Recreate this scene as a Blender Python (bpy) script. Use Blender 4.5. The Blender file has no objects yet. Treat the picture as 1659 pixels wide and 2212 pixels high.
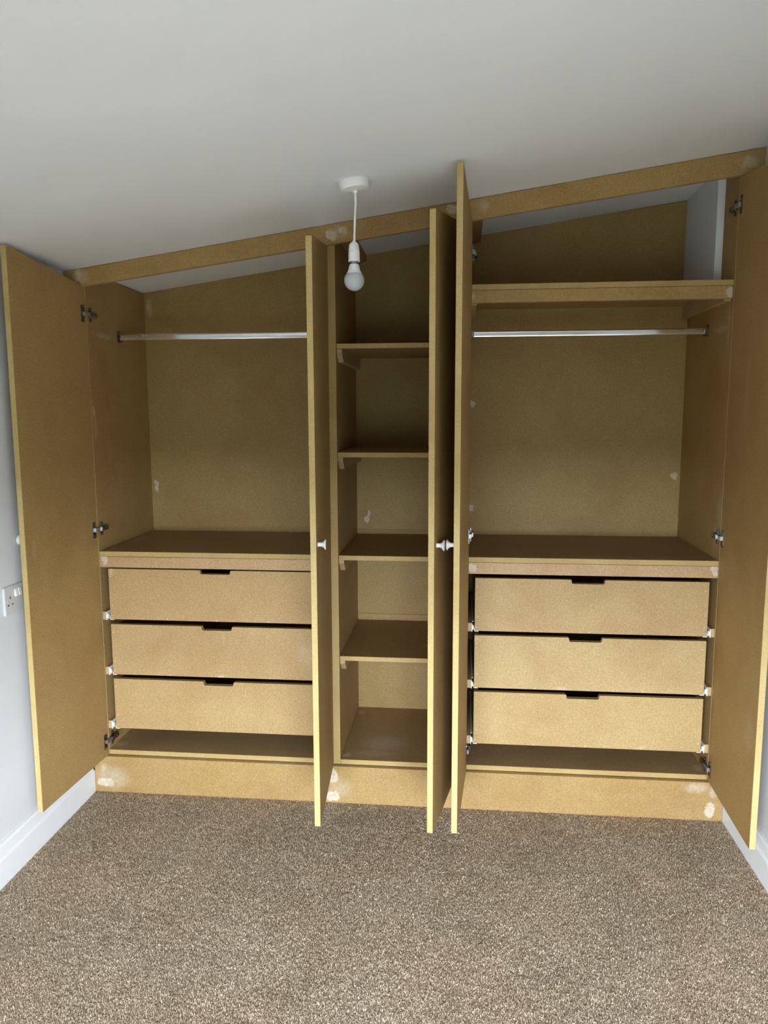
import bpy, bmesh, math, random
import numpy as np
from mathutils import Vector, Matrix

# ------------------------------------------------------------------ camera
SC = bpy.context.scene
COL = SC.collection
YAW, PITCH, ROLL, FPX = 0.1005, -0.1312, -0.0032, 1639.0
cam_data = bpy.data.cameras.new('camera')
cam = bpy.data.objects.new('camera', cam_data)
COL.objects.link(cam)
SC.camera = cam
cam_data.sensor_fit = 'HORIZONTAL'
cam_data.sensor_width = 36.0
cam_data.lens = FPX / 1659.0 * 36.0
cam_data.clip_start = 0.02
fwd = Vector((-math.sin(YAW) * math.cos(PITCH), math.cos(YAW) * math.cos(PITCH), math.sin(PITCH)))
r0 = Vector((math.cos(YAW), math.sin(YAW), 0))
u0 = r0.cross(fwd)
rt = math.cos(ROLL) * r0 + math.sin(ROLL) * u0
up = -math.sin(ROLL) * r0 + math.cos(ROLL) * u0
cam.matrix_world = Matrix(((rt.x, up.x, -fwd.x, 1.3934), (rt.y, up.y, -fwd.y, -2.5523),
                           (rt.z, up.z, -fwd.z, 1.3944), (0, 0, 0, 1)))

# ------------------------------------------------------------------ sky, window light, exposure
WIN = dict(x0=0.50, x1=2.26, z0=0.14, z1=1.12)      # unseen window behind the camera, set low to keep the upper bays dark
REAR = -2.95
world = bpy.data.worlds.new('sky')
SC.world = world
world.use_nodes = True
bg = world.node_tree.nodes['Background']
bg.inputs['Color'].default_value = (0.85, 0.945, 1.04, 1)
bg.inputs['Strength'].default_value = 7.0
pd = bpy.data.lights.new('window_portal', 'AREA')
pd.shape = 'RECTANGLE'
pd.size = WIN['x1'] - WIN['x0']
pd.size_y = WIN['z1'] - WIN['z0']
pd.cycles.is_portal = True
portal = bpy.data.objects.new('window_portal', pd)
portal.location = ((WIN['x0'] + WIN['x1']) / 2, REAR - 0.17, (WIN['z0'] + WIN['z1']) / 2)
portal.rotation_euler = (math.radians(90), 0, 0)
COL.objects.link(portal)
SC.view_settings.view_transform = 'Standard'
SC.view_settings.look = 'None'
SC.view_settings.gamma = 1.0
SC.view_settings.use_curve_mapping = False
SC.view_settings.exposure = 2.73
SC.cycles.use_denoising = True
SC.cycles.max_bounces = 12
SC.cycles.diffuse_bounces = 8
SC.cycles.sample_clamp_indirect = 8.0

# ------------------------------------------------------------------ measurements (metres)
T = 0.018
XWL, XWR = 0.046, 2.309            # painted side walls
XL, XR = 0.0611, 2.2948            # faces of the skirting boards
X0, X1A, X1B, X2A, X2B, X3 = 0.1128, 0.9500, 0.9765, 1.3995, 1.4245, 2.2437
D = 0.4912
ZP, ZB, ZW = 0.1412, 0.160, 0.9043
def ceil_z(x, y): return 1.8637 + 0.1412 * x - 0.0115 * y
def rail_z(x, y=-T): return ceil_z(x, y) - 0.0599 - 0.0047 * x

# ------------------------------------------------------------------ materials
def new_mat(name):
    m = bpy.data.materials.new(name)
    m.use_nodes = True
    nt = m.node_tree
    b = nt.nodes['Principled BSDF']
    return m, nt, b
def ln(nt, a, b): nt.links.new(a, b)
def math_node(nt, op, a, b=None, clamp=False):
    n = nt.nodes.new('ShaderNodeMath'); n.operation = op; n.use_clamp = clamp
    for i, v in enumerate((a, b)):
        if v is None: continue
        if isinstance(v, (int, float)): n.inputs[i].default_value = v
        else: ln(nt, v, n.inputs[i])
    return n.outputs[0]
def noise(nt, vec, scale, detail=2, rough=0.5, dist=0.0):
    n = nt.nodes.new('ShaderNodeTexNoise')
    n.inputs['Scale'].default_value = scale; n.inputs['Detail'].default_value = detail
    n.inputs['Roughness'].default_value = rough; n.inputs['Distortion'].default_value = dist
    if vec is not None: ln(nt, vec, n.inputs['Vector'])
    return n
def ramp(nt, fac, stops):
    n = nt.nodes.new('ShaderNodeValToRGB')
    while len(n.color_ramp.elements) < len(stops): n.color_ramp.elements.new(0.5)
    for e, (p, c) in zip(n.color_ramp.elements, stops): e.position = p; e.color = (*c, 1)
    ln(nt, fac, n.inputs[0]); return n.outputs[0]
def mixc(nt, fac, a, b, mode='MIX'):
    n = nt.nodes.new('ShaderNodeMix'); n.data_type = 'RGBA'; n.blend_type = mode
    for s, v in ((n.inputs[0], fac), (n.inputs[6], a), (n.inputs[7], b)):
        if isinstance(v, (int, float)): s.default_value = v
        elif isinstance(v, tuple): s.default_value = (*v, 1)
        else: ln(nt, v, s)
    return n.outputs[2]
def vmath(nt, op, a, b=None):
    n = nt.nodes.new('ShaderNodeVectorMath'); n.operation = op
    for i, v in enumerate((a, b)):
        if v is None: continue
        if isinstance(v, tuple): n.inputs[i].default_value = v
        else: ln(nt, v, n.inputs[i])
    return n

def mdf(name, base=(0.50, 0.355, 0.175), patches=(), local=False, fleck=1.0, rough=0.62):
    """bare MDF; patches = dried filler smears: (x, y, z, rx, ry, rz, strength)"""
    m, nt, b = new_mat(name)
    if local: pos = nt.nodes.new('ShaderNodeTexCoord').outputs['Object']
    else: pos = nt.nodes.new('ShaderNodeNewGeometry').outputs['Position']
    f1 = noise(nt, pos, 210, 3, 0.62, 0.8)
    f2 = noise(nt, pos, 3.2, 3, 0.55, 0.3)
    f3 = noise(nt, pos, 11, 3, 0.6, 0.4)
    lo = tuple(c * (1 - 0.22 * fleck) for c in base); hi = tuple(min(1, c * (1 + 0.24 * fleck)) for c in base)
    col = ramp(nt, f1.outputs['Fac'], [(0.33, lo), (0.52, base), (0.70, hi)])
    blot = ramp(nt, f2.outputs['Fac'], [(0.32, (0.90, 0.85, 0.79)), (0.52, (1, 1, 1)), (0.72, (1.0, 1.0, 0.94))])
    col = mixc(nt, 1.0, col, blot, 'MULTIPLY')
    blot2 = ramp(nt, f3.outputs['Fac'], [(0.30, (0.96, 0.93, 0.91)), (0.6, (1, 1, 1))])
    col = mixc(nt, 1.0, col, blot2, 'MULTIPLY')
    if patches:
        nz = noise(nt, pos, 45, 4, 0.65, 0.5)
        off = vmath(nt, 'SUBTRACT', nz.outputs['Color'], (0.5, 0.5, 0.5))
        wob = vmath(nt, 'SCALE', off.outputs[0]); wob.inputs[3].default_value = 0.035
        p2 = vmath(nt, 'ADD', pos, wob.outputs[0]).outputs[0]
        total = None
        for (x, y, z, rx, ry, rz, s) in patches:
            d = vmath(nt, 'SUBTRACT', p2, (x, y, z)).outputs[0]
            d = vmath(nt, 'DIVIDE', d, (rx, ry, rz)).outputs[0]
            L = vmath(nt, 'LENGTH', d).outputs['Value']
            mr = nt.nodes.new('ShaderNodeMapRange'); mr.interpolation_type = 'SMOOTHSTEP'
            mr.inputs['From Min'].default_value = 1.0 if s < 0.7 else 0.95
            mr.inputs['From Max'].default_value = 0.25 if s < 0.7 else 0.72
            mr.inputs['To Min'].default_value = 0; mr.inputs['To Max'].default_value = abs(s)
            ln(nt, L, mr.inputs['Value'])
            total = mr.outputs[0] if total is None else math_node(nt, 'MAXIMUM', total, mr.outputs[0])
        nf = noise(nt, pos, 90, 3, 0.6)
        k = ramp(nt, nf.outputs['Fac'], [(0.3, (0.45,) * 3), (0.6, (1, 1, 1))])
        total = math_node(nt, 'MULTIPLY', total, k)
        col = mixc(nt, total, col, (0.60, 0.53, 0.43))
    ln(nt, col, b.inputs['Base Color'])
    b.inputs['Roughness'].default_value = rough
    b.inputs['Specular IOR Level'].default_value = 0.32
    bp = nt.nodes.new('ShaderNodeBump'); bp.inputs['Strength'].default_value = 0.06; bp.inputs['Distance'].default_value = 0.001
    ln(nt, f1.outputs['Fac'], bp.inputs['Height']); ln(nt, bp.outputs[0], b.inputs['Normal'])
    return m

FACE = (0.370, 0.240, 0.092)
BACK = (0.315, 0.212, 0.078)  # olive back boards, also darkened to deepen the shade in the bays
EDGE = (0.50, 0.385, 0.165)
M_EDGE = mdf('mdf_cut_edge', (0.415, 0.295, 0.120), fleck=0.6)
M_DEDGE = mdf('mdf_door_edge', EDGE, fleck=0.5)  # door edges in a lighter tone than the other cut edges
M_MDF = mdf('mdf_board', FACE)
M_DARKMDF = mdf('mdf_board_shaded', (0.340, 0.220, 0.090))  # same board with interior shade put into its colour
M_PINE = mdf('batten_wood', (0.43,0.31,0.165), fleck=0.7)

def glue_mat():
    m, nt, b = new_mat('dried_wood_glue')
    g = nt.nodes.new('ShaderNodeNewGeometry').outputs['Position']
    n = noise(nt, g, 120, 2)
    ln(nt, ramp(nt, n.outputs['Fac'], [(0.3, (0.23, 0.13, 0.035)), (0.7, (0.34, 0.21, 0.07))]), b.inputs['Base Color'])
    b.inputs['Roughness'].default_value = 0.35
    return m
M_GLUE = glue_mat()
def plain(name, col, rough=0.5, metal=0.0, spec=0.5):
    m, nt, b = new_mat(name)
    g = nt.nodes.new('ShaderNodeNewGeometry').outputs['Position']
    n = noise(nt, g, 60, 2)
    c = ramp(nt, n.outputs['Fac'], [(0.3, tuple(v * 0.97 for v in col)), (0.7, col)])
    ln(nt, c, b.inputs['Base Color'])
    b.inputs['Roughness'].default_value = rough; b.inputs['Metallic'].default_value = metal
    b.inputs['Specular IOR Level'].default_value = spec
    return m
def paint(name, col, rough=0.7, bump=0.15, scale=260):
    m, nt, b = new_mat(name)
    g = nt.nodes.new('ShaderNodeNewGeometry').outputs['Position']
    n = noise(nt, g, scale, 3, 0.6); n2 = noise(nt, g, 2.5, 2)
    c = ramp(nt, n2.outputs['Fac'], [(0.3, tuple(v * 0.965 for v in col)), (0.7, col)])
    ln(nt, c, b.inputs['Base Color']); b.inputs['Roughness'].default_value = rough
    b.inputs['Specular IOR Level'].default_value = 0.3
    bp = nt.nodes.new('ShaderNodeBump'); bp.inputs['Strength'].default_value = bump; bp.inputs['Distance'].default_value = 0.0012
    ln(nt, n.outputs['Fac'], bp.inputs['Height']); ln(nt, bp.outputs[0], b.inputs['Normal'])
    return m
M_WALL = paint('white_wall_paint', (0.68, 0.70, 0.72))
M_CEIL = paint('white_ceiling_paint', (0.80, 0.82, 0.84), 0.8, 0.25, 320)
M_SKIRT = paint('white_gloss_skirting', (0.80, 0.82, 0.85), 0.35, 0.03)
M_WHITE = plain('white_plastic', (0.82, 0.83, 0.83), 0.3)
M_KNOB = plain('white_ceramic', (0.86, 0.86, 0.85), 0.18)
M_CHROME = plain('chrome', (0.95, 0.96, 0.97), 0.10, 1.0)
M_HINGE = plain('nickel_hinge', (0.27, 0.265, 0.255), 0.22, 1.0)
M_ARM = plain('hinge_arm_steel', (0.40, 0.40, 0.39), 0.38, 0.8)
M_RUNNER = plain('white_enamel_runner', (0.84, 0.85, 0.85), 0.35)
M_SOCKET = plain('grey_white_socket_plastic', (0.62, 0.62, 0.63), 0.35)
M_BLACK = plain('black_slot', (0.01, 0.01, 0.01), 0.6)
M_STEEL = plain('socket_cap_steel', (0.42, 0.42, 0.42), 0.3, 1.0)
M_GLOBE = plain('frosted_bulb_globe', (0.47, 0.50, 0.53), 0.12)
M_FRAME = plain('white_window_frame', (0.8, 0.8, 0.8), 0.35)
M_GROUND = paint('darkened_unseen_ground', (0.07, 0.075, 0.06), 0.9)  # unseen ground, made dark to keep bounced light off the upper bays
def glass_mat():
    m, nt, b = new_mat('clear_window_glass')
    out = nt.nodes['Material Output']
    tr = nt.nodes.new('ShaderNodeBsdfTransparent'); gl = nt.nodes.new('ShaderNodeBsdfGlossy')
    gl.inputs['Roughness'].default_value = 0.02
    lw = nt.nodes.new('ShaderNodeFresnel'); lw.inputs['IOR'].default_value = 1.3
    mx = nt.nodes.new('ShaderNodeMixShader')
    ln(nt, lw.outputs[0], mx.inputs[0]); ln(nt, tr.outputs[0], mx.inputs[1]); ln(nt, gl.outputs[0], mx.inputs[2])
    ln(nt, mx.outputs[0], out.inputs['Surface']); return m
M_GLASS = glass_mat()
def carpet_mat(name, island):
    m, nt, b = new_mat(name)
    geo = nt.nodes.new('ShaderNodeNewGeometry')
    pos = geo.outputs['Position']
    big = noise(nt, pos, 4.5, 4, 0.6, 0.6)
    st2 = vmath(nt, 'MULTIPLY', pos, (0.55, 1.25, 1.0)).outputs[0]
    mid = noise(nt, st2, 60, 4, 0.66, 1.2)          # brushed streaks in the pile
    hue = noise(nt, pos, 3.1, 2, 0.5, 0.4)
    if island: f = geo.outputs['Random Per Island']
    else: f = noise(nt, pos, 420, 3, 0.7, 0.6).outputs['Fac']
    st = [(0.0, (0.31, 0.230, 0.155)), (0.15, (0.53, 0.410, 0.298)), (0.80, (0.72, 0.580, 0.440)), (1.0, (0.98, 0.85, 0.69))]
    if not island: st = [(0.3 + 0.4 * p, tuple(v * 0.75 for v in c)) for p, c in st]
    c = ramp(nt, f, st)
    bl = ramp(nt, big.outputs['Fac'], [(0.35, (0.88, 0.865, 0.85)), (0.62, (1.0, 1.0, 1.0))])
    c = mixc(nt, 1.0, c, bl, 'MULTIPLY')
    ml = ramp(nt, mid.outputs['Fac'], [(0.30, (0.70, 0.68, 0.66)), (0.50, (0.93, 0.93, 0.93)), (0.68, (1.08, 1.08, 1.08))])
    c = mixc(nt, 1.0, c, ml, 'MULTIPLY')
    hl = ramp(nt, hue.outputs['Fac'], [(0.38, (1.0, 0.97, 0.93)), (0.62, (0.95, 0.985, 0.97))])
    c = mixc(nt, 1.0, c, hl, 'MULTIPLY')
    ln(nt, c, b.inputs['Base Color']); b.inputs['Roughness'].default_value = 0.95
    b.inputs['Specular IOR Level'].default_value = 0.1
    return m
M_CARPET = carpet_mat('beige_carpet_backing', False)
M_PILE = carpet_mat('beige_carpet_pile', True)

# ------------------------------------------------------------------ mesh helpers
WO = {}          # world origin of every unrotated parent
def link_mesh(name, bm, mats, parent=None, origin=None, smooth=False):
    """bm in the parent's space (world space for unrotated parents); pivot goes to the base centre"""
    me = bpy.data.meshes.new(name)
    if origin is None:
        xs = [v.co.x for v in bm.verts]; ys = [v.co.y for v in bm.verts]; zs = [v.co.z for v in bm.verts]
        origin = Vector(((min(xs) + max(xs)) / 2, (min(ys) + max(ys)) / 2, min(zs)))
    origin = Vector(origin)
    for v in bm.verts: v.co -= origin
    bmesh.ops.recalc_face_normals(bm, faces=bm.faces)
    bm.to_mesh(me); bm.free()
    for m in (mats if isinstance(mats, (list, tuple)) else [mats]): me.materials.append(m)
    if smooth:
        for p in me.polygons: p.use_smooth = True
        me.set_sharp_from_angle(angle=math.radians(38))
    o = bpy.data.objects.new(name, me); COL.objects.link(o)
    if parent is not None:
        o.parent = parent
        o.location = origin - WO.get(parent.name, Vector())
    else: o.location = origin
    WO[o.name] = origin
    return o
def bevel(bm, w, seg=1):
    if w > 0:
        bmesh.ops.bevel(bm, geom=list(bm.edges), offset=w, segments=seg, affect='EDGES', clamp_overlap=True)
def add_box(bm, x0, x1, y0, y1, z0, z1, thin=None, mi=0, edge_mi=1):
    """thin = axis of the board's thickness: faces across the other axes are cut edges"""
    vs = [bm.verts.new(c) for c in ((x0, y0, z0), (x1, y0, z0), (x1, y1, z0), (x0, y1, z0), (x0, y0, z1), (x1, y0, z1), (x1, y1, z1), (x0, y1, z1))]
    fs = []
    for idx, ax in (((0, 3, 2, 1), 'z'), ((4, 5, 6, 7), 'z'), ((0, 1, 5, 4), 'y'), ((2, 3, 7, 6), 'y'), ((1, 2, 6, 5), 'x'), ((3, 0, 4, 7), 'x')):
        f = bm.faces.new([vs[i] for i in idx])
        f.material_index = mi if (thin is None or ax == thin) else edge_mi
        fs.append(f)
    return fs
def board(name, x0, x1, y0, y1, z0, z1, thin, parent, mat=None, bev=0.0008, **k):
    bm = bmesh.new(); add_box(bm, x0, x1, y0, y1, z0, z1, thin); bevel(bm, bev)
    return link_mesh(name, bm, [mat or M_MDF, M_EDGE], parent, **k)
def extrude_poly(bm, pts, axis, a, b, mi=0, side_mi=1):
    """pts: 2-D outline in the plane across `axis`, extruded from a to b; caps get mi"""
    def P(p, t): return {'x': (t, p[0], p[1]), 'y': (p[0], t, p[1]), 'z': (p[0], p[1], t)}[axis]
    A = [bm.verts.new(P(p, a)) for p in pts]; B = [bm.verts.new(P(p, b)) for p in pts]
    f = bm.faces.new(A); f.material_index = mi
    f = bm.faces.new(list(reversed(B))); f.material_index = mi
    n = len(pts)
    for i in range(n):
        f = bm.faces.new((A[i], B[i], B[(i + 1) % n], A[(i + 1) % n])); f.material_index = side_mi
def poly_board(name, pts, axis, a, b, parent, mats=None, bev=0.0008, **k):
    bm = bmesh.new(); extrude_poly(bm, pts, axis, a, b); bevel(bm, bev)
    return link_mesh(name, bm, mats or [M_MDF, M_EDGE], parent, **k)
def lathe(bm, prof, seg=32, mat=Matrix(), mi=0, cap=True):
    """prof: list of (radius, height) along local +z"""
    rings = []
    for r, h in prof:
        if r < 1e-6: rings.append([bm.verts.new(mat @ Vector((0, 0, h)))])
        else: rings.append([bm.verts.new(mat @ Vector((r * math.cos(2 * math.pi * i / seg), r * math.sin(2 * math.pi * i / seg), h))) for i in range(seg)])
    for A, B in zip(rings, rings[1:]):
        for i in range(seg):
            j = (i + 1) % seg
            if len(A) == 1 and len(B) == 1: continue
            vs = (A[0], B[i], B[j]) if len(A) == 1 else (A[i], A[j], B[0]) if len(B) == 1 else (A[i], A[j], B[j], B[i])
            f = bm.faces.new(vs); f.material_index = mi; f.smooth = True
    if cap:
        for R in (rings[0], rings[-1]):
            if len(R) > 1: bm.faces.new(R).material_index = mi
def tube(bm, pts, r, seg=12, mi=0):
    pts = [Vector(p) for p in pts]; rings = []
    for i, p in enumerate(pts):
        d = (pts[min(i + 1, len(pts) - 1)] - pts[max(i - 1, 0)]).normalized()
        a = d.orthogonal().normalized() if i == 0 else (rings_a - d * rings_a.dot(d)).normalized()
        rings_a = a; c = d.cross(a)
        rings.append([bm.verts.new(p + r * (math.cos(2 * math.pi * k / seg) * a + math.sin(2 * math.pi * k / seg) * c)) for k in range(seg)])
    for A, B in zip(rings, rings[1:]):
        for k in range(seg):
            f = bm.faces.new((A[k], A[(k + 1) % seg], B[(k + 1) % seg], B[k])); f.material_index = mi; f.smooth = True
    bm.faces.new(rings[0]); bm.faces.new(list(reversed(rings[-1])))
def structure(o, label=None):
    o['kind'] = 'structure'
    if label: o['label'] = label
    return o
def empty(name, loc, label, cat):
    o = bpy.data.objects.new(name, None); COL.objects.link(o); o.location = loc
    o.empty_display_size = 0.1; o['label'] = label; o['category'] = cat
    WO[o.name] = Vector(loc); return o

# ------------------------------------------------------------------ the room
RY = REAR
YB = D + 0.014                                              # wall behind the back panel
def wall_poly(name, pts, axis, a, b, mat=M_WALL, label=None):
    bm = bmesh.new(); extrude_poly(bm, pts, axis, a, b, 0, 0)
    return structure(link_mesh(name, bm, mat), label)
bm = bmesh.new(); add_box(bm, XWL - 0.12, XWR + 0.12, RY - 0.2, YB + 0.12, -0.15, 0.0)
FLOOR = structure(link_mesh('floor', bm, M_CARPET), 'beige carpeted bedroom floor')
wall_poly('wall_left', [(RY - 0.2, 0), (YB + 0.12, 0), (YB + 0.12, ceil_z(XWL, YB + 0.12) + 0.005), (RY - 0.2, ceil_z(XWL, RY - 0.2) + 0.005)], 'x', XWL - 0.12, XWL, M_WALL, 'white painted wall on the left with a socket')
wall_poly('wall_right', [(RY - 0.2, 0), (YB + 0.12, 0), (YB + 0.12, ceil_z(XWR, YB + 0.12) + 0.005), (RY - 0.2, ceil_z(XWR, RY - 0.2) + 0.005)], 'x', XWR, XWR + 0.12, M_WALL, 'white painted wall on the right')
wall_poly('wall_back', [(XWL, 0), (XWR, 0), (XWR, ceil_z(XWR, YB) + 0.002), (XWL, ceil_z(XWL, YB) + 0.002)], 'y', YB, YB + 0.12)
# boxed-in white corner seen above the top shelf, beside the back panel
wall_poly('wall_nook', [(2.2232, 1.8045), (XWR, 1.8045), (XWR, ceil_z(XWR, 0.14) - 0.001), (2.2232, ceil_z(2.2232, 0.14) - 0.001)], 'y', 0.140, YB, M_WALL, 'white boxed-in wall corner above the top shelf')
# sloping ceiling, 12 cm thick
bm = bmesh.new()
q = []
for (x, y) in ((XWL - 0.12, RY - 0.2), (XWR + 0.12, RY - 0.2), (XWR + 0.12, YB + 0.12), (XWL - 0.12, YB + 0.12)):
    q.append((x, y, ceil_z(x, y)))
A = [bm.verts.new(p) for p in q]; B = [bm.verts.new((p[0], p[1], p[2] + 0.12)) for p in q]
bm.faces.new(A); bm.faces.new(B)
for i in range(4): bm.faces.new((A[i], A[(i + 1) % 4], B[(i + 1) % 4], B[i]))
structure(link_mesh('ceiling', bm, M_CEIL), 'white sloping ceiling')
# rear wall with the window opening (behind the camera)
w = WIN
bm = bmesh.new()
def rear_piece(x0, x1, z0, z1a, z1b):
    extrude_poly(bm, [(x0, z0), (x1, z0), (x1, z1b), (x0, z1a)], 'y', RY - 0.2, RY, 0, 0)
rear_piece(XWL, w['x0'], 0, ceil_z(XWL, RY), ceil_z(w['x0'], RY))
rear_piece(w['x1'], XWR, 0, ceil_z(w['x1'], RY), ceil_z(XWR, RY))
rear_piece(w['x0'], w['x1'], 0, w['z0'], w['z0'])
rear_piece(w['x0'], w['x1'], w['z1'], ceil_z(w['x0'], RY), ceil_z(w['x1'], RY))
structure(link_mesh('wall_front', bm, M_WALL), 'white wall with a window, behind the viewer')
bm = bmesh.new()
fy0, fy1 = RY - 0.13, RY - 0.07
xm = (w['x0'] + w['x1']) / 2
for (a, b, c, d) in ((w['x0'], w['x1'], w['z0'], w['z0'] + 0.05), (w['x0'], w['x1'], w['z1'] - 0.05, w['z1']),
                     (w['x0'], w['x0'] + 0.05, w['z0'] + 0.05, w['z1'] - 0.05), (w['x1'] - 0.05, w['x1'], w['z0'] + 0.05, w['z1'] - 0.05),
                     (xm - 0.04, xm + 0.04, w['z0'] + 0.05, w['z1'] - 0.05)):
    add_box(bm, a, b, fy0, fy1, c, d)
WF = structure(link_mesh('window_1', bm, M_FRAME))
for k, (a, b) in enumerate(((w['x0'] + 0.05, xm - 0.04), (xm + 0.04, w['x1'] - 0.05))):
    bm = bmesh.new(); add_box(bm, a, b, RY - 0.103, RY - 0.097, w['z0'] + 0.05, w['z1'] - 0.05)
    link_mesh('pane', bm, M_GLASS, WF)
bm = bmesh.new(); add_box(bm, -40, 42, -75, RY - 0.25, -2.9, -2.8)
structure(link_mesh('ground', bm, M_GROUND), 'unseen ground outside the window, darkened to cut upward light')

# skirting boards: flat face, chamfer line, thinner top band
def skirting(name, xf, xw, y0, y1, label):
    s = 1 if xw < xf else -1
    t = abs(xf - xw)
    pr = [(xw, 0), (xf, 0), (xf, 0.0835), (xf - s * 0.0055, 0.0895), (xf - s * 0.0065, 0.121), (xf - s * 0.010, 0.1285), (xw, 0.1285)]
    bm = bmesh.new(); extrude_poly(bm, pr, 'y', y0, y1, 0, 0)
    return structure(link_mesh(name, bm, M_SKIRT), label)
skirting('baseboard_left', XL, XWL, RY, -T - 0.0005, 'white skirting board on the left wall')
skirting('baseboard_right', XR, XWR, RY, -T - 0.0005, 'white skirting board on the right wall')

# carpet pile: short bent fibres over the part of the floor in view
rng = np.random.default_rng(7)
N = 260000
px_ = rng.uniform(XL + 0.002, XR - 0.002, N); py_ = -T - 0.003 - 1.22 * rng.random(N) ** 1.0
th = rng.uniform(0, 2 * np.pi, N); Lh = rng.uniform(0.0022, 0.0042, N); wd = rng.uniform(0.0005, 0.0008, N)
hh = rng.uniform(0.0046, 0.0062, N)
dx, dy = np.cos(th), np.sin(th)
bend = rng.uniform(-0.9, 0.9, N); dx2, dy2 = np.cos(th + bend), np.sin(th + bend)
V = np.empty((N, 6, 3), np.float32)
nx, ny = -dy, dx
c0x, c0y, c0z = px_ - dx * Lh * .5, py_ - dy * Lh * .5, np.full(N, 0.0005)
c1x, c1y, c1z = px_, py_, hh
c2x, c2y, c2z = px_ + dx2 * Lh, py_ + dy2 * Lh, hh * rng.uniform(0.45, 1.0, N)
for i, (cx, cy, cz) in enumerate(((c0x, c0y, c0z), (c1x, c1y, c1z), (c2x, c2y, c2z))):
    V[:, 2 * i, 0] = cx + nx * wd; V[:, 2 * i, 1] = cy + ny * wd; V[:, 2 * i, 2] = cz
    V[:, 2 * i + 1, 0] = cx - nx * wd; V[:, 2 * i + 1, 1] = cy - ny * wd; V[:, 2 * i + 1, 2] = cz
V[:, :, 0] = np.clip(V[:, :, 0], XL + 0.0005, XR - 0.0005); V[:, :, 1] = np.minimum(V[:, :, 1], -T - 0.0008)
F = np.array([[0, 1, 3, 2], [2, 3, 5, 4]])[None] + 6 * np.arange(N)[:, None, None]
me = bpy.data.meshes.new('carpet_pile')
me.vertices.add(N * 6); me.vertices.foreach_set('co', V.reshape(-1))
me.loops.add(N * 8); me.loops.foreach_set('vertex_index', F.reshape(-1).astype(np.int32))
me.polygons.add(N * 2); me.polygons.foreach_set('loop_start', np.arange(0, N * 8, 4, dtype=np.int32))
me.polygons.foreach_set('loop_total', np.full(N * 2, 4, np.int32))
me.update(); me.materials.append(M_PILE)
po = bpy.data.objects.new('carpet_pile', me); COL.objects.link(po); po.parent = FLOOR
po.location = -WO['floor']; po['kind'] = 'stuff'

# ------------------------------------------------------------------ the fitted wardrobe
P0 = Vector(((X0 + X3) / 2, 0.2, 0))
W = empty('fitted_wardrobe', P0, 'three-bay fitted wardrobe of bare brown MDF under the sloping ceiling, doors open', 'wardrobe')

# plinth, top rail
M_PL = mdf('mdf_plinth', FACE, [(0.100, -T, 0.040, .040, .05, .020, .95), (0.13, -T, 0.060, .085, .05, .060, .42), (0.093, -T, 0.095, .020, .05, .028, .5),
    (0.955, -T, 0.105, .018, .05, .030, .75), (0.950, -T, 0.028, .032, .05, .022, .95), (0.975, -T, 0.06, .06, .05, .05, .3),
    (2.2524, -T, 0.043, .020, .05, .034, .85), (2.205, -T, 0.120, .060, .05, .026, .45), (2.2598, -T, 0.107, .020, .05, .030, .5)])
board('plinth', XL, XR, -T, 0, 0.0, ZP, 'y', W, M_PL)
M_RL = mdf('mdf_rail', FACE, [(0.0987, -T, 1.857, .018, .05, .032, .6), (0.115, -T, 1.850, .035, .05, .03, .35), (0.968, -T, 1.964, .022, .05, .020, .85), (1.003, -T, 1.979, .020, .05, .015, .75),
    (0.99, -T, 1.972, .05, .05, .03, .35), (1.357, -T, 2.033, .022, .05, .018, .7), (1.46, -T, 2.043, .022, .05, .03, .4), (2.265, -T, 2.146, .035, .05, .026, .5)])
xa, xb = XWL + 0.001, XWR - 0.001
poly_board('top_rail', [(xa, rail_z(xa)), (xb, rail_z(xb)), (xb, ceil_z(xb, 0) - 0.0015), (xa, ceil_z(xa, 0) - 0.0015)], 'y', -T, 0, W, [M_RL, M_EDGE])

# side panels and dividers (sloped tops follow the ceiling)
def upright(name, x0, x1, y0, y1, z0, z1=None, mat=None):
    g = 0.0015
    pts = [(x0, z0), (x1, z0), (x1, z1 or ceil_z(x0, y1) - g), (x0, z1 or ceil_z(x0, y1) - g)]
    return poly_board(name, [(y0, z0), (y1, z0), (y1, z1 or ceil_z(x0, y1) - g), (y0, z1 or ceil_z(x0, y0) - g)], 'x', x0, x1, W, [mat or M_MDF, M_EDGE])
M_SL = mdf('mdf_left_side', FACE, [(X0, 0.015, 1.397, .05, .012, .03, .55), (X0, 0.02, 1.34, .05, .02, .07, .25), (X0, 0.115, 1.668, .05, .11, .016, .38)])
M_SR = mdf('mdf_right_side', FACE, [(X3, 0.02, 1.06, .05, .035, .09, .35), (X3, 0.10, 1.66, .05, .10, .016, .30), (X3, 0.05, 0.98, .05, .03, .05, .3), (X3, 0.03, 1.66, .05, .02, .12, .3)])
upright('side_panel', X0 - T, X0, 0.0, D, ZB - T, None, M_SL)
upright('side_panel', X3, X3 + T, 0.0, D, ZB - T, 1.804 - T, M_SR)
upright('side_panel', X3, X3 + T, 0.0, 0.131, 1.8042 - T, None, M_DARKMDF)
upright('divider', X1A, X1B, 0.0, D, ZB - T)
upright('divider', X2A, X2B, 0.0, D, ZB - T)
# scribed filler strips between the outer panels and the room walls
board('scribe_strip', XWL + 0.001, X0 - T - 0.0005, 0.0, 0.02, ZP + 0.001, ceil_z(XWL, 0) - 0.004, 'y', W)
board('scribe_strip', X3 + T + 0.0005, XWR - 0.001, 0.0, 0.02, ZP + 0.001, ceil_z(X3, 0) - 0.004, 'y', W)

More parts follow.
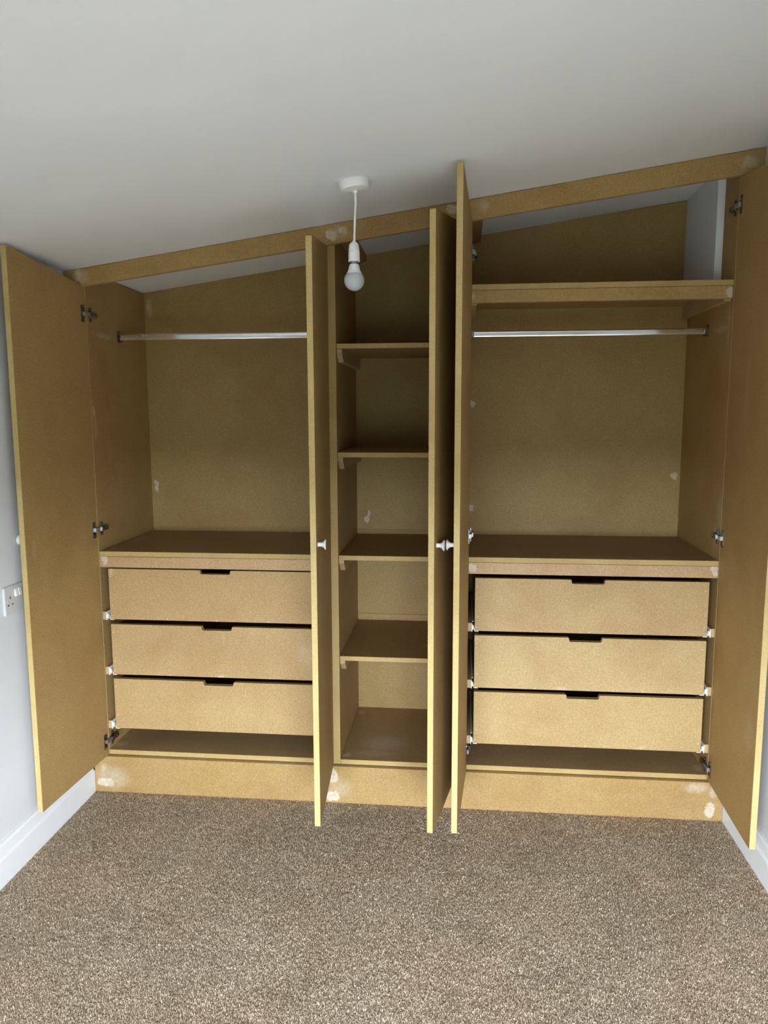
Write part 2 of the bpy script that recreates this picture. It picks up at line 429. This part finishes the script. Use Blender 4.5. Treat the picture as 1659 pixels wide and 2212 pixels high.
# back panels
def back(x0, x1, z0, mat):
    g = 0.001
    return poly_board('back_panel', [(x0, z0), (x1, z0), (x1, ceil_z(x1, D) - g), (x0, ceil_z(x0, D) - g)], 'y', D, D + 0.012, W, [mat, M_EDGE], 0.0005)
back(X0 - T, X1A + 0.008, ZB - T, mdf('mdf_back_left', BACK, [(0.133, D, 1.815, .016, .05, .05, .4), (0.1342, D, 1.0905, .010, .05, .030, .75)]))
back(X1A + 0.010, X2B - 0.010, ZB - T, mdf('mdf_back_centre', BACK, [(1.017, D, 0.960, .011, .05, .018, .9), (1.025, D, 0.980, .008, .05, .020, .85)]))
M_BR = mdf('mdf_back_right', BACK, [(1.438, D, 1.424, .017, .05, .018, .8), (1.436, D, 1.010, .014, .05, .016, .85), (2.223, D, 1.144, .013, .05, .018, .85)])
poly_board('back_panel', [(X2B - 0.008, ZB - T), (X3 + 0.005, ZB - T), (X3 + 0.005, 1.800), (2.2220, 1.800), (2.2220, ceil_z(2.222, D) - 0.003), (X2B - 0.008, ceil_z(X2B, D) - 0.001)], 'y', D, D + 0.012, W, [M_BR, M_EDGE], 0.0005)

# bottom boards
g = 0.0004
M_BS = mdf('mdf_bottom', (0.350, 0.236, 0.112), [(0.130, 0.045, ZB, .035, .030, .05, .35), (0.990, 0.035, ZB, .030, .020, .05, .55), (0.998, 0.436, ZB, .025, .03, .05, .4), (1.12, 0.15, ZB, .12, .09, .05, .28),
    (2.228, 0.05, ZB, .022, .035, .05, .45), (1.10, 0.06, ZB, .11, .04, .05, .2)])
board('bottom_board', X0 + g, X1A - g, 0, D - g, ZB - T, ZB, 'z', W, M_BS)
board('bottom_board', X1B + g, X2A - g, 0, D - g, ZB - T, ZB, 'z', W, M_BS)
board('bottom_board', X2B + g, X3 - g, 0, D - g, ZB - T, ZB, 'z', W, M_BS)

# board over the drawers with its front strip
M_WT = mdf('mdf_drawer_top', (0.31, 0.205, 0.105), [(0.15, 0.26, ZW, .03, .10, .05, .2), (1.9, 0.02, ZW, .5, .05, .05, .10)])
M_ST = mdf('mdf_front_strip', (0.42, 0.270, 0.135), [(0.132, 0, 0.876, .014, .05, .020, .75), (1.4324, 0, 0.868, .022, .05, .016, .7), (2.2335, 0, 0.870, .014, .05, .020, .8)], rough=0.5)
for (a, b) in ((X0, X1A), (X2B, X3)):
    board('drawer_top', a + g, b - g, 0.0, D - g, ZW - T, ZW, 'z', W, M_WT)
    board('front_strip', a + g, b - g, 0.0006, T, ZW - T - 0.0402, ZW - T - 0.0006, 'y', W, M_ST)

rnd = random.Random(4)
def glue(x0, x1, zt):
    bm = bmesh.new(); n = 26
    lo, hi = [], []
    for i in range(n + 1):
        x = x0 + (x1 - x0) * i / n; e = min(1, 3 * i / n, 3 * (n - i) / n)
        hi.append((x, zt)); lo.append((x, zt - 0.0004 - e * rnd.uniform(0.0008, 0.0030)))
    extrude_poly(bm, lo + hi[::-1], 'y', 0.0002, 0.0012, 0, 0)
    o = link_mesh('glue_run', bm, M_GLUE, W); o['label'] = 'dark dried glue run along the joint'
glue(0.150, 0.430, ZW - T - 0.0006); glue(1.925, 2.09, ZW - T - 0.0006); glue(1.60, 1.66, ZW - T - 0.0006)

# centre bay shelves on battens with an undercut front end
def batten(x0, x1, z1, name='shelf_batten'):
    h = 0.042
    pts = [(0.014, z1), (0.014, z1 - 0.013), (0.046, z1 - h), (D - 0.003, z1 - h), (D - 0.003, z1)]
    return poly_board(name, pts, 'x', x0, x1, W, [M_PINE, M_PINE], 0.0006)
TS = 0.0168
for k, z in enumerate((1.6212, 1.2577, 0.9012, 0.5402)):
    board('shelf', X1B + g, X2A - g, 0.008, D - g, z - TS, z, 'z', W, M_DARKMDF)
    batten(X1B + g, X1B + 0.018, z - TS - g)
    batten(X2A - 0.018, X2A - g, z - TS - g)
board('back_strip', X1B + 0.001, X2A - 0.001, D - 0.005, D - g, 0.9016, 0.9185, 'y', W, M_MDF, 0.0004)
board('back_strip', X1B + 0.001, X2A - 0.001, D - 0.005, D - g, 0.5406, 0.5660, 'y', W, M_MDF, 0.0004)

# top shelf in the right bay, its lip and battens
M_LP = mdf('mdf_shelf_lip', FACE, [(2.2346, 0, 1.766, .012, .05, .022, .8), (1.430, 0, 1.765, .012, .05, .02, .5)])
board('shelf', X2B + g, X3 - g, 0.0036, D - g, 1.804 - T, 1.804, 'z', W)
board('shelf_lip', X2B + g, X3 - 0.002, 0.0030, 0.021, 1.7455, 1.804 - T - 0.0008, 'y', W, M_LP)
board('shelf_batten', X3 - 0.021, X3 - g, 0.022, D - 0.003, 1.7405, 1.804 - T - g, 'x', W, M_PINE)
board('shelf_batten', X2B + g, X2B + 0.018, 0.022, D - 0.003, 1.7405, 1.804 - T - g, 'x', W, M_PINE)

# fixing battens under the ceiling beside the dividers
for (a, b) in ((X1B, X1B + 0.044), (X2B, X2B + 0.0375)):
    bm = bmesh.new()
    top = lambda x, y: ceil_z(x, y) - 0.0012
    vs = []
    for y in (0.001, D - 0.001):
        for (x, dz) in ((a, -0.030), (b, -0.024), (b, 0), (a, 0)):
            vs.append(bm.verts.new((x + (g if x == a else 0), y, top(b if dz == -0.024 else x, y) + dz if dz else top(x, y))))
    bm.faces.new(vs[:4]); bm.faces.new(vs[4:])
    for i in range(4): bm.faces.new((vs[i], vs[(i + 1) % 4], vs[4 + (i + 1) % 4], vs[4 + i]))
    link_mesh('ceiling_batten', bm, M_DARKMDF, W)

# chrome hanging rails with end brackets
def hanging_rail(x0, x1, zc):
    hw, hh = 0.0075, 0.0118
    yc = 0.240
    pts = []
    n = 8
    for k in range(4 * n):
        a = 2 * math.pi * k / (4 * n)
        ca, sa = math.cos(a), math.sin(a)
        e = 0.42
        pts.append((yc + hw * math.copysign(abs(ca) ** e, ca), zc + hh * math.copysign(abs(sa) ** e, sa)))
    bm = bmesh.new(); extrude_poly(bm, pts, 'x', x0 + 0.0025, x1 - 0.0025, 0, 0)
    o = link_mesh('hanging_rail', bm, M_CHROME, W, smooth=True); o['label'] = 'chrome hanging rail'
    for s, x in ((1, x0), (-1, x1)):
        bm = bmesh.new()
        lo, hi = sorted((x + s * 0.0003, x + s * 0.0023))
        ys, zs = yc, zc
        pl = [(ys - 0.0115, zs - 0.010), (ys - 0.007, zs - 0.0185), (ys + 0.007, zs - 0.0185), (ys + 0.0115, zs - 0.010), (ys + 0.0115, zs + 0.020), (ys + 0.006, zs + 0.0235), (ys - 0.006, zs + 0.0235), (ys - 0.0115, zs + 0.020)]
        extrude_poly(bm, pl, 'x', lo, hi, 0, 0)
        lo, hi = sorted((x + s * 0.0023, x + s * 0.013))
        cup = [(ys - 0.0115, zs + 0.008), (ys - 0.0115, zs - 0.010), (ys - 0.007, zs - 0.0170), (ys + 0.007, zs - 0.0170), (ys + 0.0115, zs - 0.010), (ys + 0.0115, zs + 0.008),
               (ys + 0.0090, zs + 0.008), (ys + 0.0090, zs - 0.009), (ys + 0.006, zs - 0.0140), (ys - 0.006, zs - 0.0140), (ys - 0.0090, zs - 0.009), (ys - 0.0090, zs + 0.008)]
        extrude_poly(bm, cup, 'x', lo, hi, 0, 0)
        rm = Matrix.Translation((x + s * 0.0023, ys, zs + 0.0185)) @ Matrix.Rotation(s * math.pi / 2, 4, 'Y')
        lathe(bm, [(0.0035, 0), (0.0032, 0.0012), (0.0, 0.002)], 12, rm)
        link_mesh('rail_bracket', bm, M_HINGE, o)
hanging_rail(X0, X1A, 1.6735)
hanging_rail(X2B, X3, 1.6685)

# ------------------------------------------------------------------ drawers
def drawer(x0, x1, zb, zt, nx0, nx1, pl, pr, mat):
    """front with a rounded finger notch; box behind; roller runners on battens. pl/pr = side panel faces"""
    R, dz = 0.006, 0.0150
    pts = [(x0, zb), (x1, zb), (x1, zt), (nx1 + R * .6, zt)]
    for k in range(3): a = math.pi / 2 + k * math.pi / 4; pts.append((nx1 + R * .6 + R * .6 * math.cos(a), zt - R * .6 + R * .6 * math.sin(a)))
    for k in range(4): a = -k * math.pi / 6; pts.append((nx1 - R + R * math.cos(a), zt - dz + R + R * math.sin(a)))
    for k in range(4): a = -math.pi / 2 - k * math.pi / 6; pts.append((nx0 + R + R * math.cos(a), zt - dz + R + R * math.sin(a)))
    for k in range(3): a = k * math.pi / 4; pts.append((nx0 - R * .6 + R * .6 * math.cos(a), zt - R * .6 + R * .6 * math.sin(a)))
    pts.append((x0, zt))
    clean = []
    for p in pts:
        if not clean or (abs(p[0] - clean[-1][0]) + abs(p[1] - clean[-1][1])) > 1e-5: clean.append(p)
    bm = bmesh.new(); extrude_poly(bm, clean, 'y', 0.0, T); bevel(bm, 0.0005)
    d = link_mesh('drawer', bm, [mat, M_EDGE], W)
    y1 = 0.452
    for (a, b) in ((x0 + 0.0005, x0 + 0.0155), (x1 - 0.0155, x1 - 0.0005)):
        board('drawer_side', a, b, T + g, y1, zb + 0.002, zt - 0.003, 'x', d, M_MDF, 0.0005)
    board('drawer_back', x0 + 0.016, x1 - 0.016, y1 - 0.015, y1, zb + 0.012, zt - 0.010, 'y', d, M_MDF, 0.0005)
    board('drawer_bottom', x0 + 0.016, x1 - 0.016, T + g, y1 - 0.016, zb + 0.004, zb + 0.010, 'z', d, M_MDF, 0.0)
    # filled pin holes in the front
    bm = bmesh.new()
    spots = [(x0 + 0.008, zt - 0.030), (x0 + 0.010, zb + 0.050), (x0 + 0.006, zb + 0.014), (x1 - 0.011, zt - 0.030), (x1 - 0.010, zb + 0.030)]
    for f in (0.27, 0.50, 0.74): spots.append((x0 + f * (x1 - x0), zb + 0.004))
    for (sx, sz) in spots:
        lathe(bm, [(0.0016, 0), (0.0014, 0.0004)], 8, Matrix.Translation((sx, 0.0, sz)) @ Matrix.Rotation(math.pi / 2, 4, 'X'))
    o = link_mesh('filled_pin_holes', bm, M_KNOBFILL, d); o['kind'] = 'stuff'
    for s, xs, xp in ((1, x0, pl), (-1, x1, pr)):
        bm = bmesh.new()
        lo, hi = sorted((xp + s * g, xp + s * 0.0137))
        z0, z1 = zb - 0.003, zb + 0.0265
        add_box(bm, lo, hi, 0.003, D - 0.03, z0, z1); bevel(bm, 0.0005)
        link_mesh('runner_batten', bm, M_PINE, W)
        # fixed rail on the batten with the front roller
        bm = bmesh.new()
        lo, hi = sorted((xp + s * 0.0139, xp + s * 0.0157))
        add_box(bm, lo, hi, 0.001, 0.44, z0 - 0.001, z1 - 0.001)
        lo, hi = sorted((xp + s * 0.0157, xp + s * 0.0205))
        add_box(bm, lo, hi, 0.030, 0.44, z0 - 0.001, z0 + 0.001)
        add_box(bm, lo, hi, 0.030, 0.44, z1 - 0.003, z1 - 0.001)
        a = xp + s * 0.0157
        lathe(bm, [(0.003, 0), (0.009, 0.0003), (0.0092, 0.0040), (0.0055, 0.0058), (0.0, 0.0060)], 20, Matrix.Translation((a, 0.010, zb + 0.0095)) @ Matrix.Rotation(s * math.pi / 2, 4, 'Y'))
        # moving L-shaped rail under the drawer side
        lo, hi = sorted((xs - s * 0.0016, xs - s * 0.0002))
        add_box(bm, lo, hi, 0.0006, 0.44, zb - 0.0022, zb + 0.010)
        lo, hi = sorted((xs - s * 0.0016, xs + s * 0.013))
        add_box(bm, lo, hi, 0.0006, 0.44, zb - 0.0022, zb - 0.0004)
        r = link_mesh('runner', bm, M_RUNNER, d, smooth=True); r['label'] = 'white roller drawer runner'
M_KNOBFILL = plain('pale_filler', (0.75, 0.70, 0.60), 0.6)
DRL = [mdf('mdf_drawer_a', (0.385,0.255,0.112), [(0.152, 0, 0.83, .018, .05, .016, .35)]), mdf('mdf_drawer_b', (0.385,0.258,0.116), [(0.56, 0, 0.587, .003, .05, .03, .35), (0.55, 0, 0.455, .02, .05, .008, .45), (0.86, 0, 0.54, .05, .05, .06, .15)]),
       mdf('mdf_drawer_c', (0.39,0.265,0.116))]
DRR = [mdf('mdf_drawer_d', (0.39,0.265,0.122)), mdf('mdf_drawer_e', (0.41,0.290,0.132), [(1.455, 0, 0.615, .022, .05, .018, .25), (1.75, 0, 0.45, .03, .05, .010, .35)]), mdf('mdf_drawer_f', (0.40,0.278,0.122), [(2.02, 0, 0.25, .02, .05, .014, .3)])]
for k, (zt, zb) in enumerate(((.8415, .6558), (.6374, .4497), (.4331, .2445))):
    drawer(0.1430, 0.9290, zb, zt, 0.4803, 0.5906, X0, X1A, DRL[k])
for k, (zt, zb) in enumerate(((.8322, .6468), (.6311, .4439), (.4294, .2405))):
    drawer(1.4480, 2.2179, zb, zt, 1.7702 - k * 0.003, 1.8803 - k * 0.003, X2B, X3, DRR[k])

# ------------------------------------------------------------------ doors
def hinge(door, z, s, hy):
    """concealed hinge in the door's own space. s = side of the inner face (+1/-1); plate recessed in the door, arm reaching to the panel behind"""
    bm = bmesh.new()
    def bx(x0, x1, y0, y1, z0, z1, mi=0):
        lo, hi = sorted((x0 * s, x1 * s)); add_box(bm, lo, hi, y0, y1, z0, z1, None, mi)
    # flange on the door face: rounded plate with the round cup behind it
    n = 10
    pl = []
    for (cy, cz, a0) in ((hy + 0.0045, z + 0.0235, 0), (hy - 0.0035, z + 0.0235, 90), (hy - 0.0035, z - 0.0235, 180), (hy + 0.0045, z - 0.0235, 270)):
        for k in range(4):
            a = math.radians(a0 + k * 30); pl.append((cy + 0.0045 * math.cos(a), cz + 0.0045 * math.sin(a)))
    lo, hi = sorted((0.0002 * s, 0.0030 * s)); extrude_poly(bm, pl, 'x', lo, hi, 0, 0)
    for dz in (-0.0215, 0.0215):
        lathe(bm, [(0.0032, 0.003), (0.0026, 0.0042), (0, 0.0046)], 10, Matrix.Translation((0, hy, z + dz)) @ Matrix.Rotation(s * math.pi / 2, 4, 'Y'))
    # bent link arm
    bx(0.0030, 0.0090, hy + 0.001, hy + 0.010, z - 0.0065, z + 0.0065, 1)
    bx(0.0065, 0.0095, hy + 0.006, hy + 0.036, z - 0.0060, z + 0.0060, 1)
    # arm body with screws, and the winged plate screwed to the panel
    bx(0.0050, 0.0135, hy + 0.036, hy + 0.078, z - 0.0070, z + 0.0070)
    bx(0.0018, 0.0050, hy + 0.034, hy + 0.084, z - 0.0095, z + 0.0095)
    bx(0.0020, 0.0060, hy + 0.040, hy + 0.052, z - 0.0235, z + 0.0235)
    for dz in (-0.018, 0.018):
        lathe(bm, [(0.0036, 0.006), (0.0030, 0.0078), (0, 0.0082)], 10, Matrix.Translation((0, hy + 0.046, z + dz)) @ Matrix.Rotation(s * math.pi / 2, 4, 'Y'))
    for dy in (0.047, 0.066):
        lathe(bm, [(0.0032, 0.0135), (0.0028, 0.0150), (0, 0.0153)], 10, Matrix.Translation((0, hy + dy, z)) @ Matrix.Rotation(s * math.pi / 2, 4, 'Y'))
    o = link_mesh('hinge', bm, [M_HINGE, M_ARM], door); o['label'] = 'chrome concealed hinge'
    return o
def knob(door, x, y, z, s, length):
    bm = bmesh.new()
    k = length / 0.0245
    prof = [(0.0, 0), (0.0066, 0), (0.0066, 0.003 * k), (0.0062, 0.008 * k), (0.0068, 0.0125 * k), (0.0090, 0.0165 * k), (0.0128, 0.0200 * k), (0.0155, 0.0222 * k), (0.0160, 0.0234 * k), (0.0155, 0.0243 * k), (0.0120, 0.0245 * k), (0.0, 0.0245 * k)]
    lathe(bm, prof, 32, Matrix.Translation((x, y, z)) @ Matrix.Rotation(s * math.pi / 2, 4, 'Y'), cap=False)
    o = link_mesh('knob', bm, M_KNOB, door, smooth=True); o['label'] = 'white flared door knob'
    return o
def door(hx, hy, ang, w, inner, zt_h, zt_f, mat, hinges, kz, klen=0.0235, face_out=1):
    """local space: hinge edge at y=0, board runs to y=-w; its inner face is at x=0 when inner=+1/-1 looks that way"""
    x0, x1 = (-T, 0.0) if inner > 0 else (0.0, T)
    bm = bmesh.new()
    zb = ZP + 0.002
    extrude_poly(bm, [(-w, 0), (0, 0), (0, zt_h - zb), (-w, zt_f - zb)], 'x', x0, x1); bevel(bm, 0.0008)
    d = link_mesh('door', bm, [mat, M_DEDGE], W, origin=(0, 0, 0))
    d.location = Vector((hx, hy, zb)) - P0
    d.rotation_euler = (0, 0, math.radians(ang))
    WO[d.name] = Vector((0, 0, 0))
    for z in hinges: hinge(d, z - zb, inner, -0.024)
    knob(d, -T - 0.0001 if inner > 0 else T + 0.0001, -w + 0.034, kz - zb, -inner, klen)
    return d
dm = lambda n, p=(): mdf(n, FACE, p, local=True)
H1 = (0.200, 0.984, 1.729)
door(0.1124, -0.003, -2.6, 0.418, 1, 1.821, 1.8715, dm('mdf_door_a', [(0, -0.375, 0.83, .03, .012, .05, .2)]), H1, 1.010, 0.0235)
# second door: outer face looks right, so its inner face (x=0) looks left
door(0.9520 - T * math.cos(math.radians(4)), -0.003, 4.0, 0.417, -1, 1.936, 1.8755, dm('mdf_door_b'), (0.200, 0.984, 1.80), 1.0085, 0.0245)
door(1.3960 - T * math.cos(math.radians(-10.1)), -0.006, -10.1, 0.422, -1, 1.992, 1.9355, dm('mdf_door_c'), (0.200, 0.984, 1.87), 1.0125, 0.0225)
door(1.4250, -0.003, -4.2, 0.417, 1, 1.995, 2.0530, dm('mdf_door_d'), (0.2180, 0.980, 1.901), 1.0125, 0.0225)
door(2.2440, -0.003, -1.9, 0.419, -1, 2.108, 2.052, dm('mdf_door_e', [(0, -0.17, 1.30, .03, .03, .14, .15), (0, -0.36, 0.33, .03, .05, .10, .12), (0, -0.02, 1.985, .03, .03, .03, .4)]), (0.190, 0.983, 2.022), 1.010, 0.0235)

# ------------------------------------------------------------------ pendant light
nrm = Vector((-0.1412, 0.0115, 1)).normalized()
rc = Vector((1.094, -0.385, ceil_z(1.094, -0.385)))
L = empty('pendant_light', rc, 'white pendant light with a bare frosted bulb hanging from the sloping ceiling', 'lamp')
RM = Matrix.Translation(rc - nrm * 0.0006) @ nrm.to_track_quat('Z', 'Y').to_matrix().to_4x4()
bm = bmesh.new()
lathe(bm, [(0.0, 0.0), (0.0425, 0.0), (0.0425, -0.002), (0.0405, -0.019), (0.0385, -0.0225), (0.034, -0.0238), (0.012, -0.0245), (0.0075, -0.026), (0.0055, -0.0315), (0.0, -0.0315)], 48, RM, cap=False)
link_mesh('ceiling_rose', bm, M_WHITE, L, smooth=True)
lx, ly = 1.0935, -0.385
top = rc - nrm * 0.031
bm = bmesh.new()
tube(bm, [top, top + Vector((0.0004, 0, -0.03)), Vector((lx + 0.0035, ly, 1.935)), Vector((lx + 0.0022, ly, 1.90)), Vector((lx + 0.0012, ly, 1.860))], 0.0031, 12)
link_mesh('cord', bm, M_WHITE, L, smooth=True)
def LM(z): return Matrix.Translation((lx, ly, z))
bm = bmesh.new()
lathe(bm, [(0.0, 1.8655), (0.0042, 1.8655), (0.0055, 1.8625), (0.0105, 1.8590), (0.0134, 1.8545), (0.0148, 1.8440), (0.0152, 1.8385), (0.0146, 1.8378), (0.0146, 1.8368), (0.0157, 1.8360), (0.0160, 1.8150), (0.0164, 1.8095), (0.0158, 1.8085), (0.0138, 1.8090), (0.0134, 1.8200), (0.0, 1.8200)], 40, LM(0), cap=False)
link_mesh('lamp_holder', bm, M_WHITE, L, smooth=True)
bm = bmesh.new()
lathe(bm, [(0.0, 1.8190), (0.0100, 1.8190), (0.0104, 1.8170), (0.0104, 1.8020), (0.0, 1.8020)], 32, LM(0), cap=False)
lathe(bm, [(0.0018, 0), (0.0018, 0.0022), (0, 0.0022)], 8, Matrix.Translation((lx, ly - 0.0100, 1.8120)) @ Matrix.Rotation(math.pi / 2, 4, 'X'), cap=False)
bc = link_mesh('bulb_cap', bm, M_STEEL, L, smooth=True)
bm = bmesh.new()
lathe(bm, [(0.0, 1.8025), (0.0110, 1.8025), (0.0130, 1.8010), (0.0142, 1.7980), (0.0160, 1.7900), (0.0190, 1.7810), (0.0228, 1.7760), (0.0230, 1.7758), (0.0, 1.7758)], 40, LM(0), cap=False)
link_mesh('bulb_neck', bm, M_WHITE, L, smooth=True)
bm = bmesh.new()
prof = [(0.0, 1.7752), (0.0230, 1.7752)]
czb, rb = 1.7585, 0.0285
a0 = math.asin((1.7752 - czb) / rb)
prof = [(0.0, 1.7752)] + [(rb * math.cos(a0 - t / 18 * (a0 + math.pi / 2)), czb + rb * math.sin(a0 - t / 18 * (a0 + math.pi / 2))) for t in range(18)] + [(0.0, czb - rb)]
lathe(bm, prof, 40, LM(0), cap=False)
o = link_mesh('bulb_globe', bm, M_GLOBE, L, smooth=True); o['label'] = 'frosted grey-white glass globe'

# ------------------------------------------------------------------ double socket on the left wall
sy, sz = -0.407, 0.8362
S = empty('wall_socket', (XWL, sy, sz - 0.043), 'white double wall socket on the left wall beside the leftmost door', 'socket')
def rrect(cy, cz, w_, h_, r):
    out = []
    for (a, b, a0) in ((cy + w_ / 2 - r, cz + h_ / 2 - r, 0), (cy - w_ / 2 + r, cz + h_ / 2 - r, 90), (cy - w_ / 2 + r, cz - h_ / 2 + r, 180), (cy + w_ / 2 - r, cz - h_ / 2 + r, 270)):
        for k in range(5): t = math.radians(a0 + k * 22.5); out.append((a + r * math.cos(t), b + r * math.sin(t)))
    return out
bm = bmesh.new()
extrude_poly(bm, rrect(sy, sz, 0.146, 0.086, 0.005), 'x', XWL + 0.0002, XWL + 0.0085, 0, 0)
bevel(bm, 0.0009, 2)
plate = link_mesh('face_plate', bm, M_SOCKET, S, smooth=True)
for dy in (-0.0175, 0.0015):
    y = sy + dy
    bm = bmesh.new()
    extrude_poly(bm, [(XWL + 0.0086, sz + 0.031), (XWL + 0.0105, sz + 0.031), (XWL + 0.0150, sz + 0.0085), (XWL + 0.0086, sz + 0.0075)], 'y', y - 0.0065, y + 0.0065, 0, 0)
    bevel(bm, 0.0006)
    link_mesh('switch', bm, M_KNOB, S)
for cy in (sy - 0.0470, sy + 0.0470):
    for (dy, dz, w_, h_) in ((0, 0.009, 0.0040, 0.0085), (-0.011, -0.0125, 0.0065, 0.0042), (0.011, -0.0125, 0.0065, 0.0042)):
        bm = bmesh.new()
        add_box(bm, XWL + 0.0084, XWL + 0.0088, cy + dy - w_ / 2, cy + dy + w_ / 2, sz + dz - h_ / 2, sz + dz + h_ / 2)
        link_mesh('pin_slot', bm, M_BLACK, S)
for dy in (-0.0605, 0.0605):
    bm = bmesh.new()
    lathe(bm, [(0.0032, 0), (0.0030, 0.0006), (0, 0.0008)], 14, Matrix.Translation((XWL + 0.0086, sy + dy, sz)) @ Matrix.Rotation(math.pi / 2, 4, 'Y'))
    link_mesh('screw', bm, M_WHITE, S)
